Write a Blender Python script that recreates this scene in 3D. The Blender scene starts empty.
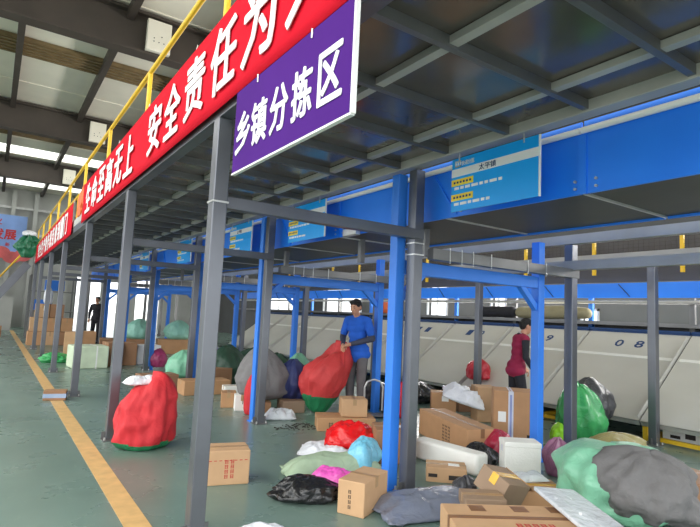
import bpy, bmesh, math, random
from mathutils import Vector, Matrix, Euler, noise
R = math.radians
random.seed(7)
C = bpy.context.scene.collection
sc = bpy.context.scene

# ------------------------------------------------------------------ camera
cam_d = bpy.data.cameras.new('camera'); cam = bpy.data.objects.new('camera', cam_d); C.objects.link(cam)
cam_d.sensor_fit = 'HORIZONTAL'; cam_d.sensor_width = 36.0; cam_d.lens = 526.0/700*36; cam_d.clip_start = 0.05; cam_d.clip_end = 300
def _cam():
    f = 526.0
    v = lambda x, y: Vector((x-350.0, -(y-263.5), -f))
    d1 = v(-9, 299).normalized()
    d2 = v(1130, 352); d2 = (d2 - d1*d2.dot(d1)).normalized()
    d3 = d2.cross(d1)
    return Matrix((d2, d1, d3))
cam.matrix_world = Matrix.Translation((0, 0, 1.45)) @ _cam().to_4x4()
sc.camera = cam
# ------------------------------------------------------------------ world, light, exposure
sc.view_settings.view_transform = 'Standard'; sc.view_settings.look = 'None'; sc.view_settings.gamma = 1
sc.view_settings.use_curve_mapping = False
sc.view_settings.exposure = 1.7
w = bpy.data.worlds.new('sky'); sc.world = w; w.use_nodes = True
w.node_tree.nodes['Background'].inputs[0].default_value = (0.93, 0.97, 1.0, 1); w.node_tree.nodes['Background'].inputs[1].default_value = 1.0
def area(name, loc, rot, sx, sy, power, col=(1, 1, 1)):
    l = bpy.data.lights.new(name, 'AREA'); l.shape = 'RECTANGLE'; l.size = sx; l.size_y = sy; l.energy = power; l.color = col
    o = bpy.data.objects.new(name, l); C.objects.link(o); o.location = loc; o.rotation_euler = rot; return o
area('daylight_from_right_windows', (12.2, 8, 3.3), (0, R(62), 0), 1.6, 18, 1000, (1, .98, .94))

area('added_overhead_fill', (-6.5, 4, 7.2), (0, 0, 0), 6, 26, 900, (1, .985, .96))  # fill lamp added under the closed roof, out of view, brightens floor and aisle
# ------------------------------------------------------------------ materials
def srgb(r, g, b):
    f = lambda c: ((c/255+.055)/1.055)**2.4 if c > 10 else c/255/12.92
    return (f(r), f(g), f(b), 1)
MATS = {}
def mat(name, col, rough=.6, metal=0.0, var=.12, scale=6.0, bump=0.0, bscale=40.0, trans=0.0, spec=.5, coat=0.0, distort=0.0):
    m = bpy.data.materials.new(name); m.use_nodes = True; nt = m.node_tree; N = nt.nodes; L = nt.links
    b = N['Principled BSDF']; b.inputs['Roughness'].default_value = rough; b.inputs['Metallic'].default_value = metal
    b.inputs['Specular IOR Level'].default_value = spec; b.inputs['Transmission Weight'].default_value = trans
    b.inputs['Coat Weight'].default_value = coat
    tc = N.new('ShaderNodeTexCoord')
    nz = N.new('ShaderNodeTexNoise'); nz.inputs['Scale'].default_value = scale; nz.inputs['Detail'].default_value = 5
    L.new(tc.outputs['Object'], nz.inputs['Vector'])
    rp = N.new('ShaderNodeValToRGB'); rp.color_ramp.elements[0].position = .3; rp.color_ramp.elements[1].position = .7
    rp.color_ramp.elements[0].color = tuple(c*(1-var) for c in col[:3])+(1,); rp.color_ramp.elements[1].color = tuple(min(1, c*(1+var)) for c in col[:3])+(1,)
    L.new(nz.outputs['Fac'], rp.inputs[0]); L.new(rp.outputs[0], b.inputs['Base Color'])
    if bump:
        n2 = N.new('ShaderNodeTexNoise'); n2.inputs['Scale'].default_value = bscale; n2.inputs['Detail'].default_value = 3; n2.inputs['Distortion'].default_value = distort
        bp = N.new('ShaderNodeBump'); bp.inputs['Strength'].default_value = bump; bp.inputs['Distance'].default_value = .03
        L.new(tc.outputs['Object'], n2.inputs['Vector']); L.new(n2.outputs['Fac'], bp.inputs['Height']); L.new(bp.outputs[0], b.inputs['Normal'])
    MATS[name] = m; return m
steel = mat('grey_steel', srgb(106, 108, 114), .32, .6, .1, 3)
steel_d = mat('dark_galvanised_steel', srgb(120, 120, 120), .42, .6, .15, 3)
deckm = mat('deck_plate', srgb(124, 115, 110), .16, .5, .3, 1.3, .08, 3)
batten_m = mat('batten_steel', srgb(185, 182, 176), .5, .2, .1, 4)
beamm = mat('pale_grey_beam', srgb(150, 150, 148), .5, .15, .1, 3)
zinc = mat('bright_zinc', srgb(200, 200, 198), .3, .6, .1, 8)
bluep = mat('blue_paint', srgb(50, 128, 232), .42, 0, .06, 2)
bluepan = mat('blue_panel', srgb(36, 130, 255), .4, 0, .1, 1.5)
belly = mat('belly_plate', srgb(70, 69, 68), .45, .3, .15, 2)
yellow = mat('yellow_paint', srgb(235, 190, 40), .45, 0, .1, 4)
redc = mat('red_banner_cloth', srgb(202, 18, 40), .85, 0, .05, 2, .1, 12, spec=.12)
white = mat('white_ink', srgb(240, 240, 240), .6, 0, .02)
purple = mat('purple_board', srgb(72, 26, 118), .75, 0, .06, 2, spec=.12)
signb = mat('cyan_blue_board', srgb(0, 166, 255), .35, 0, .05, 2)
signy = mat('sign_yellow', srgb(250, 220, 60), .5, 0, .02)
navyink = mat('navy_ink', srgb(30, 62, 110), .6, 0, .02)
ink = mat('black_ink', srgb(45, 38, 34), .7, 0, .02)
redink = mat('red_ink', srgb(185, 45, 45), .7, 0, .05)
kraft = [mat('kraft_board_%s' % n, srgb(*c), .75, 0, .07, 5, .05, 30) for n, c in
         (('tan', (192, 154, 116)), ('warm', (180, 137, 98)), ('pale', (196, 162, 128)), ('brown', (150, 112, 82)), ('dull', (148, 124, 102)))]
tapem = mat('packing_tape', srgb(166, 134, 96), .4, 0, .05)
taped = mat('brown_tape', srgb(128, 90, 60), .45, 0, .05)
tapey = mat('yellow_tape', srgb(222, 172, 40), .25, 0, .05)
tapew = mat('printed_white_tape', srgb(205, 208, 220), .3, 0, .05)
stick = mat('white_sticker', srgb(235, 235, 232), .5, 0, .02)
foam = mat('white_foam', srgb(235, 234, 228), .7, 0, .03, 8, .1, 60)
def sackm(n, c, rough=.4, bump=.35, bs=14, var=.1, trans=0): return mat(n, srgb(*c), rough, 0, var, 5, bump, bs, trans, distort=.6)
s_red = sackm('red_woven_sack', (196, 40, 48), .7)
s_rose = sackm('rose_red_sack', (205, 62, 62), .65)
s_green = sackm('green_sack_base', (40, 130, 84), .5)
s_film_green = sackm('green_film', (62, 158, 92), .25, .5)
s_mint = sackm('mint_sack', (128, 190, 158), .35, .4)
s_mint2 = sackm('pale_mint_sack', (140, 195, 178), .4, .4)
s_dgreen = sackm('dark_green_sack', (44, 74, 58), .5, .4)
s_navy = sackm('navy_sack', (48, 56, 104), .5, .3)
s_grey = sackm('grey_cloth', (122, 120, 120), .85, .4, 20)
s_dgrey = sackm('dark_grey_film', (66, 66, 70), .3, .5)
s_black = sackm('black_film', (34, 34, 36), .22, .6)
s_poly = sackm('grey_poly_mailer', (112, 118, 134), .22, .6, 9)
s_silver = sackm('silver_film', (205, 210, 215), .25, .6)
s_white = sackm('white_film', (228, 230, 236), .3, .5)
s_redfilm = sackm('red_film', (222, 26, 30), .25, .5)
s_pink = sackm('magenta_film', (222, 90, 180), .3, .5)
s_blue = sackm('light_blue_film', (120, 195, 222), .3, .4)
s_woven = sackm('pale_green_woven', (160, 180, 152), .6, .3)
s_cream = sackm('pale_green_wrap', (204, 218, 190), .5, .2)
s_dgreen2 = sackm('deep_green_film', (40, 112, 80), .3, .5)
s_grey2 = sackm('rumpled_grey_cloth', (112, 110, 110), .9, .8, 9)
s_lime = sackm('lime_film', (150, 220, 50), .3, .4)
s_olive = sackm('olive_film', (150, 140, 90), .35, .5)
s_mauve = sackm('mauve_film', (150, 100, 130), .35, .5)
s_orange = sackm('orange_cloth', (225, 110, 60), .7, .3)
s_khaki = sackm('khaki_canvas', (150, 142, 112), .8, .3)
chute_m = mat('pale_grey_chute_sheet', srgb(196, 194, 186), .45, .1, .06, 1.2)
strip_m = mat('white_strip', srgb(228, 228, 222), .5, 0, .03)
skin = mat('skin', srgb(205, 150, 122), .55, 0, .05); hairm = mat('black_hair', srgb(24, 22, 22), .6, 0, .2, 40, .5, 120)
eyem = mat('eye_dark', srgb(30, 24, 22), .3)
tshirt = mat('royal_blue_cotton', srgb(34, 98, 205), .85, 0, .08, 12, .3, 14)
trous = mat('grey_trousers', srgb(104, 100, 102), .85, 0, .08, 12, .3, 14)
vestm = mat('maroon_vest', srgb(150, 28, 66), .8, 0, .08, 12, .3, 14)
blackcl = mat('black_cloth', srgb(38, 38, 44), .85, 0, .1, 12, .3, 14)
armsl = mat('charcoal_arm_sleeve', srgb(62, 66, 84), .8, 0, .08, 12)

# ------------------------------------------------------------------ helpers
def tag(o, label, cat, group=None, kind='thing'):
    o['label'] = label; o['category'] = cat; o['kind'] = kind
    if group: o['group'] = group
    return o
def thing(name, label, cat, loc=(0, 0, 0), rz=0, group=None):
    o = bpy.data.objects.new(name, None); C.objects.link(o); o.empty_display_size = .1
    o.location = loc; o.rotation_euler = (0, 0, R(rz)); return tag(o, label, cat, group)
class MB:
    def __init__(s): s.bm = bmesh.new()
    def box(s, c, d, rot=None, bev=0):
        b2 = bmesh.new(); bmesh.ops.create_cube(b2, size=1)
        bmesh.ops.scale(b2, vec=d, verts=b2.verts)
        if bev: bmesh.ops.bevel(b2, geom=b2.edges[:], offset=bev, segments=2, affect='EDGES', profile=.5)
        M = Matrix.Translation(c) @ ((rot if isinstance(rot, Matrix) else Euler(rot).to_matrix()).to_4x4() if rot is not None else Matrix.Identity(4))
        bmesh.ops.transform(b2, matrix=M, verts=b2.verts); s.merge(b2); return s
    def bx(s, x0, x1, y0, y1, z0, z1, bev=0): return s.box(((x0+x1)/2, (y0+y1)/2, (z0+z1)/2), (x1-x0, y1-y0, z1-z0), None, bev)
    def bar(s, a, b, wdt, hgt, bev=0):
        a, b = Vector(a), Vector(b); d = b-a; q = d.to_track_quat('Y', 'Z').to_matrix()
        return s.box((a+b)/2, (wdt, d.length, hgt), q, bev)
    def cyl(s, a, b, r, r2=None, n=12):
        a, b = Vector(a), Vector(b); d = b-a; b2 = bmesh.new()
        bmesh.ops.create_cone(b2, cap_ends=True, segments=n, radius1=r, radius2=r if r2 is None else r2, depth=d.length)
        bmesh.ops.transform(b2, matrix=Matrix.Translation((a+b)/2) @ d.to_track_quat('Z', 'Y').to_matrix().to_4x4(), verts=b2.verts); s.merge(b2); return s
    def ball(s, c, r, n=16, rot=None):
        b2 = bmesh.new(); bmesh.ops.create_uvsphere(b2, u_segments=n, v_segments=max(6, n*2//3), radius=1)
        rr = r if hasattr(r, '__len__') else (r, r, r)
        M = Matrix.Translation(c) @ (Euler(rot).to_matrix().to_4x4() if rot else Matrix.Identity(4)) @ Matrix.Diagonal((*rr, 1))
        bmesh.ops.transform(b2, matrix=M, verts=b2.verts); s.merge(b2); return s
    def limb(s, pts, rad, n=14):
        for i in range(len(pts)-1): s.cyl(pts[i], pts[i+1], rad[i], rad[i+1], n)
        for p, r in zip(pts, rad): s.ball(p, r, n)
        return s
    def merge(s, b2):
        me = bpy.data.meshes.new('tmp'); b2.to_mesh(me); b2.free(); s.bm.from_mesh(me); bpy.data.meshes.remove(me)
    def build(s, name, m, parent=None, smooth=False):
        me = bpy.data.meshes.new(name); s.bm.to_mesh(me); s.bm.free(); return link(name, me, m, parent, smooth)
def link(name, me, m, parent=None, smooth=False):
    if m: me.materials.clear(); me.materials.append(m)
    if smooth:
        for p in me.polygons: p.use_smooth = True
    o = bpy.data.objects.new(name, me); C.objects.link(o)
    if parent: o.parent = parent
    return o
def struct(o, label=None):
    o['kind'] = 'structure'
    if label: o['label'] = label
    return o
def copy_tree(o, parent=None):
    c = o.copy(); C.objects.link(c)
    if parent: c.parent = parent
    for ch in list(o.children): copy_tree(ch, c)
    return c
def remesh(mb, voxel, smooth=3):
    """one continuous surface out of overlapping solids"""
    me = bpy.data.meshes.new('tmp'); mb.bm.to_mesh(me); mb.bm.free()
    o = bpy.data.objects.new('tmp', me); C.objects.link(o)
    r = o.modifiers.new('r', 'REMESH'); r.mode = 'VOXEL'; r.voxel_size = voxel
    if smooth: q = o.modifiers.new('s', 'SMOOTH'); q.iterations = smooth; q.factor = .5
    dg = bpy.context.evaluated_depsgraph_get(); dg.update()
    out = bpy.data.meshes.new_from_object(o.evaluated_get(dg)); bpy.data.objects.remove(o); return out
def text_mesh(body, w_, h_, bold=0.0, depth=.002):
    cu = bpy.data.curves.new('t', 'FONT'); cu.body = body; cu.size = 1; cu.extrude = depth; cu.align_x = 'CENTER'; cu.resolution_u = 2
    o = bpy.data.objects.new('t', cu); C.objects.link(o)
    dg = bpy.context.evaluated_depsgraph_get(); dg.update()
    me = bpy.data.meshes.new_from_object(o.evaluated_get(dg)); bpy.data.objects.remove(o)
    xs = [v.co.x for v in me.vertices]; ys = [v.co.y for v in me.vertices]
    cx, cy = (min(xs)+max(xs))/2, (min(ys)+max(ys))/2
    fx = w_/max(1e-6, max(xs)-min(xs)); fy = h_/max(1e-6, max(ys)-min(ys))
    for v in me.vertices: v.co.x = (v.co.x-cx)*fx; v.co.y = (v.co.y-cy)*fy
    if bold:
        b2 = bmesh.new(); d = bold*(w_+h_)*.5
        for k in range(8):
            m2 = me.copy(); m2.transform(Matrix.Translation((d*math.cos(k*math.pi/4), d*math.sin(k*math.pi/4), .00002*k))); b2.from_mesh(m2); bpy.data.meshes.remove(m2)
        b2.to_mesh(me); b2.free()
    return me
FACE_AISLE = Matrix(((0, 0, -1), (-1, 0, 0), (0, 1, 0)))          # text x -> -Y, text y -> Z, normal -> -X
def put_text(name, body, loc, w_, h_, m, parent, frame=FACE_AISLE, bold=0.0, depth=.002):
    me = text_mesh(body, w_, h_, bold, depth); me.transform(Matrix.Translation(loc) @ frame.to_4x4()); return link(name, me, m, parent)
ORD = ['first', 'second', 'third', 'fourth', 'fifth', 'sixth', 'seventh', 'eighth', 'ninth', 'tenth', 'eleventh', 'twelfth']

# ================================================================== THE HALL
fm = bpy.data.materials.new('green_epoxy_floor'); fm.use_nodes = True
def _floor(m):
    nt = m.node_tree; N = nt.nodes; L = nt.links; b = N['Principled BSDF']
    tc = N.new('ShaderNodeTexCoord')
    def nz(s, d=6, dist=0):
        n = N.new('ShaderNodeTexNoise'); n.inputs['Scale'].default_value = s; n.inputs['Detail'].default_value = d; n.inputs['Distortion'].default_value = dist
        L.new(tc.outputs['Object'], n.inputs['Vector']); return n
    a = nz(.7); r = N.new('ShaderNodeValToRGB'); e = r.color_ramp.elements
    e[0].position = .3; e[0].color = srgb(98, 120, 111); e[1].position = .72; e[1].color = srgb(118, 140, 131)
    L.new(a.outputs['Fac'], r.inputs[0])
    s = nz(9, 8, 1.5); r2 = N.new('ShaderNodeValToRGB'); r2.color_ramp.elements[0].position = .6; r2.color_ramp.elements[1].position = .75
    r2.color_ramp.elements[0].color = (0, 0, 0, 1); r2.color_ramp.elements[1].color = (.22, .22, .22, 1); L.new(s.outputs['Fac'], r2.inputs[0])
    mx = N.new('ShaderNodeMix'); mx.data_type = 'RGBA'; L.new(r2.outputs[0], mx.inputs[0]); L.new(r.outputs[0], mx.inputs[6]); mx.inputs[7].default_value = srgb(165, 172, 158)
    L.new(mx.outputs[2], b.inputs['Base Color'])
    q = nz(1.6, 6); mr = N.new('ShaderNodeMapRange'); mr.inputs[3].default_value = .16; mr.inputs[4].default_value = .42
    L.new(q.outputs['Fac'], mr.inputs[0]); L.new(mr.outputs[0], b.inputs['Roughness']); b.inputs['Specular IOR Level'].default_value = .4
_floor(fm)
struct(MB().bx(-14, 12.5, -6, 36, -.2, 0).build('floor', fm))
struct(MB().bx(-60, 60, -60, 120, -.4, -.21).build('ground', mat('pale_concrete_yard', srgb(190, 188, 180), .8)))
struct(MB().bx(.86, 1.02, -5, 30, 0, .003).build('trim_1', mat('ochre_floor_line', srgb(206, 168, 112), .5, 0, .15, 9)), 'worn ochre line painted along the green floor')
wallm = mat('grey_cladding', srgb(168, 168, 164), .7, 0, .08, 1.5)
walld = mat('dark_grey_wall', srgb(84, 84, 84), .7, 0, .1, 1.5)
b = MB()                                                     # far wall with three open doorways
for x0, x1 in ((-14, 4.0), (5.3, 5.7), (6.9, 7.3), (8.7, 12.5)): b.bx(x0, x1, 34, 34.2, 0, 3.0)
b.bx(-14, 12.5, 34, 34.2, 3.0, 9); struct(b.build('wall_far', wallm))
b = MB(); ws = [(7.35, 7.85, .9, 1.9), (10.2, 10.8, 1.3, 2.3), (12.6, 13.6, 1.2, 2.6), (17.5, 20.5, .9, 2.6), (23, 27, .5, 2.6)]; y = -6
for y0, y1, z0, z1 in ws: b.bx(12.5, 12.7, y, y0, 0, 9).bx(12.5, 12.7, y0, y1, 0, z0).bx(12.5, 12.7, y0, y1, z1, 9); y = y1
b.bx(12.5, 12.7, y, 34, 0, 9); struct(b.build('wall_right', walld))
gl = bpy.data.materials.new('window_glass'); gl.use_nodes = True
g = gl.node_tree.nodes['Principled BSDF']; g.inputs['Transmission Weight'].default_value = 1; g.inputs['Roughness'].default_value = .02; g.inputs['IOR'].default_value = 1.05
for i, (y0, y1, z0, z1) in enumerate(ws):
    f = MB(); f.bx(12.46, 12.54, y0, y0+.05, z0, z1).bx(12.46, 12.54, y1-.05, y1, z0, z1).bx(12.46, 12.54, y0, y1, z0, z0+.05).bx(12.46, 12.54, y0, y1, z1-.05, z1).bx(12.47, 12.53, (y0+y1)/2-.02, (y0+y1)/2+.02, z0, z1)
    f = struct(f.build('window_%d' % (i+1), zinc)); MB().bx(12.59, 12.6, y0, y1, z0, z1).build('pane', gl, f)
# roof
roofm = mat('white_roof_liner', srgb(238, 232, 216), .6, 0, .06, 1)
rb = MB(); edges = [-6, 28.6, 30.2, 34.2]
rb.bx(-14, 12.7, -6, 24.4, 7.55, 7.62).bx(-14, 12.7, 25.8, 30.8, 7.55, 7.62).bx(-14, 12.7, 32.6, 34.2, 7.55, 7.62)
for k in range(-6, 34, 2): rb.bx(-14, 12.7, k+.98, k+1.02, 7.53, 7.56)
struct(rb.build('ceiling', roofm))
pl = bpy.data.materials.new('translucent_rooflight'); pl.use_nodes = True
_n = pl.node_tree; _t = _n.nodes.new('ShaderNodeBsdfTranslucent'); _t.inputs[0].default_value = (.9, .9, .85, 1); _n.links.new(_t.outputs[0], _n.nodes['Material Output'].inputs[0])
struct(MB().bx(-14, 12.7, 24.4, 25.8, 7.56, 7.58).build('window_6', pl)); struct(MB().bx(-14, 12.7, 30.8, 32.6, 7.56, 7.58).build('window_7', pl))
rafm = mat('brown_black_rafter', srgb(72, 64, 58), .6, .1, .15, 2)
tanm = mat('tan_purlin', srgb(132, 112, 80), .5, .2, .2, 5)
tn = 0
for i, yr in enumerate((3.6, 11.2, 18.8, 26.4)):
    f = MB(); f.bx(-14, 12.5, yr-.16, yr+.16, 6.62, 6.66).bx(-14, 12.5, yr-.16, yr+.16, 7.44, 7.5).bx(-14, 12.5, yr-.03, yr+.03, 6.64, 7.46)
    for x in (-6, -2, 3.4, 6): f.bx(x-.02, x+.02, yr-.15, yr+.15, 6.64, 7.46)
    tn += 1; struct(f.build('trim_%d' % (tn+1), rafm), 'dark brown roof rafter with stiffener plates')
    if yr < 30 and yr > 5:
        o = thing('rafter_box', 'white metal box fixed on the %s dark roof rafter from the camera' % ORD[i-1], 'box', (2.37, yr-.2, 6.68), 0, 'white boxes on the rafters')
        MB().bx(-.24, .24, -.06, .06, 0, .66, .01).build('cover', roofm, o); q = MB()
        for a_, z_ in ((-.1, .2), (0, .2), (.1, .2), (-.1, .27), (.05, .33)): q.cyl((a_, -.064, z_), (a_, -.06, z_), .012)
        q.build('knockouts', ink, o)
    q = MB(); q.bx(-14, 12.5, yr+2.8, yr+3.7, 7.44, 7.54)
    for k in range(5): q.bx(-14, 12.5, yr+2.84+k*.18, yr+2.9+k*.18, 7.41, 7.44)
    tn += 1; struct(q.build('trim_%d' % (tn+1), tanm), 'tan ribbed purlin strip under the white roof')
for x in (-5.4, -3.6, -1.8, 0, 1.82, 3.6, 5.4):
    tn += 1; q = MB(); q.bx(x-.07, x+.07, -6, 34, 7.28, 7.5); struct(q.build('trim_%d' % (tn+1), rafm), 'dark roof tie running along the hall')
for z in (5.0, 6.4):
    tn += 1; struct(MB().bx(-14, 12.5, 33.7, 33.85, z, z+.12).build('trim_%d' % (tn+1), zinc), 'pale girt on the far wall')
for x in (-2, .55, 1.6, 3.4):
    tn += 1; struct(MB().bx(x-.1, x+.1, 33.6, 33.8, 0, 7.4).build('trim_%d' % (tn+1), wallm), 'pale steel upright of the far wall')

# ================================================================== MEZZANINE
FY = [3.4, 6.25, 9.3, 12.6, 15.6, 18.7, 21.4]
def post(name, label, x, y, h, group, m=steel, s=.1, plate=True):
    o = thing(name, label, 'post', (x, y, 0), 0, group)
    MB().bx(-s/2, s/2, -s/2, s/2, .012, h, .006).build('shaft', m, o)
    p = MB().bx(-.085, .085, -.085, .085, 0, .014, .003)
    p.build('base_plate', steel_d, o)
    for a_ in (-.066, .066):
        for b_ in (-.066, .066): MB().cyl((a_, b_, .014), (a_, b_, .04), .011, n=6).build('anchor_bolt', zinc, o)
    for a_ in (s/2+.02, -s/2-.02): MB().bx(a_-.02, a_+.02, -.004, .004, .012, .09).build('gusset', steel_d, o)
    return o
for i, y in enumerate(FY):
    p = post('steel_post', '%s grey steel post from the camera in the row under the red banner' % ORD[i], 1.2, y, 2.74, 'front row posts')
    if i == 0:
        q = MB(); q.bx(-.056, .056, -.056, .056, 2.16, 2.172); q.build('tie_wire', zinc, p)
    if i == 4: MB().bx(-.054, -.05, -.04, .04, 1.22, 1.34).build('paper_note', stick, p)
RY = [3.45, 6.4, 9.4, 12.55, 15.6, 18.7]
for i, y in enumerate(RY):
    p = post('steel_post', 'grey steel post standing beside a blue portal leg, %s row from the camera' % ORD[i], 3.03, y+.03, 2.76, 'second row posts')
    if i == 0:
        q = MB()
        for z in (2.0, 2.1): q.bx(-.056, .056, -.056, .056, z, z+.01)
        q.build('tie_wire', zinc, p)
for i, y in enumerate(RY[:5]): post('steel_post', 'grey steel post behind the conveyor trough, %s row from the camera' % ORD[i], 5.3, y, 2.35, 'third row posts')
for i, y in enumerate(RY[:5]): post('steel_post', 'grey steel post along the foot of the chutes, %s row from the camera' % ORD[i], 7.1, y, 2.35, 'fourth row posts')

for i in range(6):
    post('steel_post', 'thin dark steel post before the bright far doorways, %s of six from the aisle side' % ORD[i], 3.7+.85*i, 27+.3*(i % 3), 4.2, 'posts before the far doorways', steel_d, .12)
deck = thing('mezzanine_deck', 'dark steel mezzanine deck over the parcels with a grid of beams underneath', 'platform', (0, 0, 2.76))
MB().bx(1.155, 3.08, -1.2, 22.2, .095, .105).build('deck_plate', deckm, deck)
MB().bx(1.155, 1.245, -1.2, 22.2, -.02, .1, .004).build('edge_beam', steel, deck)
MB().bx(2.95, 3.06, -1.2, 22.2, .02, .115, .004).build('edge_beam', batten_m, deck)
for k in range(38): 
    y = -1.2+.605*k; MB().bx(1.22, 2.95, y-.02, y+.02, .035, .094).build('cross_beam', steel_d, deck)
for x in (1.78, 2.6): MB().bx(x-.03, x+.03, -1.2, 22.2, .05, .09).build('batten', batten_m, deck)
MB().bx(1.158, 1.17, -1.2, 22.2, .105, .24).build('toe_board', batten_m, deck)
for i, y in enumerate(RY):
    q = tag(MB().bx(1.25, 3.07, y-.04, y+.04, 2.14, 2.225, .004).build('tie_beam', steel), 'grey tie beam between posts at head height, %s row from the camera' % ORD[i], 'beam', 'tie beams')
for i, y in enumerate(RY[:5]):
    o = thing('cross_beam', 'dark grey cross beam resting on blue portal beam, %s row from the camera' % ORD[i], 'beam', (3.17, y-.02, 1.975), 0, 'cross beams on portals')
    MB().bx(0, 2.2, -.04, .04, 0, .1, .004).build('profile', steel_d, o)
    for x in (.2, .35, .5, .75, 1.3, 1.6): MB().bx(x-.004, x+.004, -.045, -.04, -.02, .12).build('clip', zinc, o)
for (x, z, lab) in ((5.28, 2.35, 'upper long grey beam behind the blue portal legs'), (5.28, 2.06, 'lower long grey beam just under the yellow mesh guard'), (7.02, 2.36, 'long grey beam carried over posts at the chutes')):
    o = tag(MB().bx(x-.04, x+.04, -.5, 21, z, z+.105, .004).build('longitudinal_beam', beamm), lab, 'beam')


# rail on the platform
o = thing('guard_rail', 'yellow guard rail along the edge of the mezzanine above the banners', 'railing', (1.2, 0, 2.87))
MB().cyl((0, -1.2, 1.1), (0, 22, 1.1), .024).build('top_rail', yellow, o); MB().cyl((0, -1.2, .62), (0, 22, .62), .02).build('mid_rail', yellow, o)
for k in range(11):
    y = -1.1+2.3*k; MB().cyl((0, y, 0), (0, y, 1.1), .024).build('upright', yellow, o)
def grating(y0, y1):
    g_ = MB(); n = int((y1-y0)/.12)
    for k in range(n+1): g_.bx(-.01, .01, y0+.12*k-.01, y0+.12*k+.01, .02, .62)
    for z in (.05, .35): g_.bx(-.01, .01, y0, y1, z-.01, z+.01)
    g_.build('infill_bars', yellow, o)
grating(9.75, 11.2); grating(21, 22)

def banner(label, y0, y1, z0, z1, chars):
    o = thing('banner', label, 'banner', (1.125, y0, z0))
    bm = bmesh.new(); n = max(8, int((y1-y0)*10)); rows = []
    for j in range(7):
        row = []
        for i in range(n+1):
            y = (y1-y0)*i/n; z = (z1-z0)*j/6
            x = .012*noise.noise(Vector((y*1.1+y0, z*2, 0)))*(1 if 0 < j < 6 else .3)
            row.append(bm.verts.new((x, y, z)))
        rows.append(row)
    for j in range(6):
        for i in range(n): bm.faces.new((rows[j][i], rows[j][i+1], rows[j+1][i+1], rows[j+1][i]))
    me = bpy.data.meshes.new('cloth'); bm.to_mesh(me); bm.free(); c = link('cloth', me, redc, o, True)
    s = c.modifiers.new('s', 'SOLIDIFY'); s.thickness = .003
    h = MB()
    for i in range(int((y1-y0)/1.5)+1):
        y = .05+i*1.5
        if y < y1-y0: h.cyl((.004, y, z1-z0-.02), (.02, y, z1-z0+.06), .004, n=6)
    h.build('ties', zinc, o)
    for ch, y, zc, w_, h_ in chars: put_text('lettering', ch, (-.018, y-y0, zc-z0), w_, h_, white, o, bold=.02, depth=.003)
    return o
banner('long red cloth banner with big white characters nearest the camera', .9, 9.75, 2.77, 3.43,
       [(c, y, 3.1, .44, .45) for c, y in (('天', 2.1), ('为', 2.68), ('任', 3.24), ('责', 3.83), ('全', 4.42), ('安', 5.0), ('上', 6.1), ('无', 6.7), ('高', 7.28), ('至', 7.87), ('命', 8.46), ('生', 9.05))])
banner('red cloth banner hung farther along the mezzanine past the yellow bars', 11.1, 20.8, 2.72, 3.34,
       [(c, 12.0+.66*i, 3.03, .46, .44) for i, c in enumerate('门一到做范规作操产生全安')])
# orange cloth over the rail between the banners
def sack(rx, ry, h, seed, prof=None, wr=.08, lean=(0, 0), skew=0, nu=72, nv=44, fold=1.0):
    prof = prof or [(0, .0), (.0, .72), (.12, .95), (.4, 1.0), (.68, .86), (.86, .58), (.95, .34), (1, .22), (1.0, 0)]
    bm = bmesh.new(); rings = []
    tot = [0]
    for i in range(1, len(prof)): tot.append(tot[-1]+math.hypot((prof[i][0]-prof[i-1][0])*h, (prof[i][1]-prof[i-1][1])*rx))
    def samp(t):
        s_ = t*tot[-1]
        for i in range(1, len(prof)):
            if s_ <= tot[i]+1e-9:
                k = (s_-tot[i-1])/max(1e-9, tot[i]-tot[i-1]); return prof[i-1][0]*(1-k)+prof[i][0]*k, prof[i-1][1]*(1-k)+prof[i][1]*k
        return prof[-1]
    P = [samp(j/(nv-1)) for j in range(nv)]
    P = [((P[max(0, j-1)][0]+P[j][0]*2+P[min(nv-1, j+1)][0])/4, (P[max(0, j-1)][1]+P[j][1]*2+P[min(nv-1, j+1)][1])/4) for j in range(nv)]
    off = Vector((seed*7.3, seed*3.1, seed*1.7))
    for j, (v, r) in enumerate(P):
        ring = []
        for i in range(nu):
            a = 2*math.pi*i/nu; cx, cy = math.cos(a), math.sin(a)
            n1 = noise.noise(Vector((cx*1.3, cy*1.3, v*1.6))+off)
            n2 = 1-abs(noise.noise(Vector((cx*3.2, cy*3.2, v*1.5+n1))+off*2))*2
            n3 = noise.noise(Vector((cx*5, cy*5, v*6))+off*3)
            q1 = noise.voronoi(Vector((cx*1.5, cy*1.5, v*2.0))+off)[0]; q2 = noise.voronoi(Vector((cx*3.2, cy*3.2, v*3.6))+off)[0]
            k = 1+wr*(1.3*n1+.8*n2*fold*(.2+v)+.35*n3+2.6*(q1[0]-.45)+1.7*(q2[0]-.4))
            ring.append(bm.verts.new((rx*r*k*cx+lean[0]*v*v, ry*r*k*cy+lean[1]*v*v, max(0.0, v*h*(1+wr*.7*n1)*(1+skew*cx*v)))))
        rings.append(ring)
    for j in range(nv-1):
        for i in range(nu): bm.faces.new((rings[j][i], rings[j][(i+1) % nu], rings[j+1][(i+1) % nu], rings[j+1][i]))
    bm.faces.new(rings[0][::-1]); bm.faces.new(rings[-1])
    bmesh.ops.remove_doubles(bm, verts=bm.verts, dist=1e-4)
    me = bpy.data.meshes.new('sack'); bm.to_mesh(me); bm.free(); return me
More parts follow.
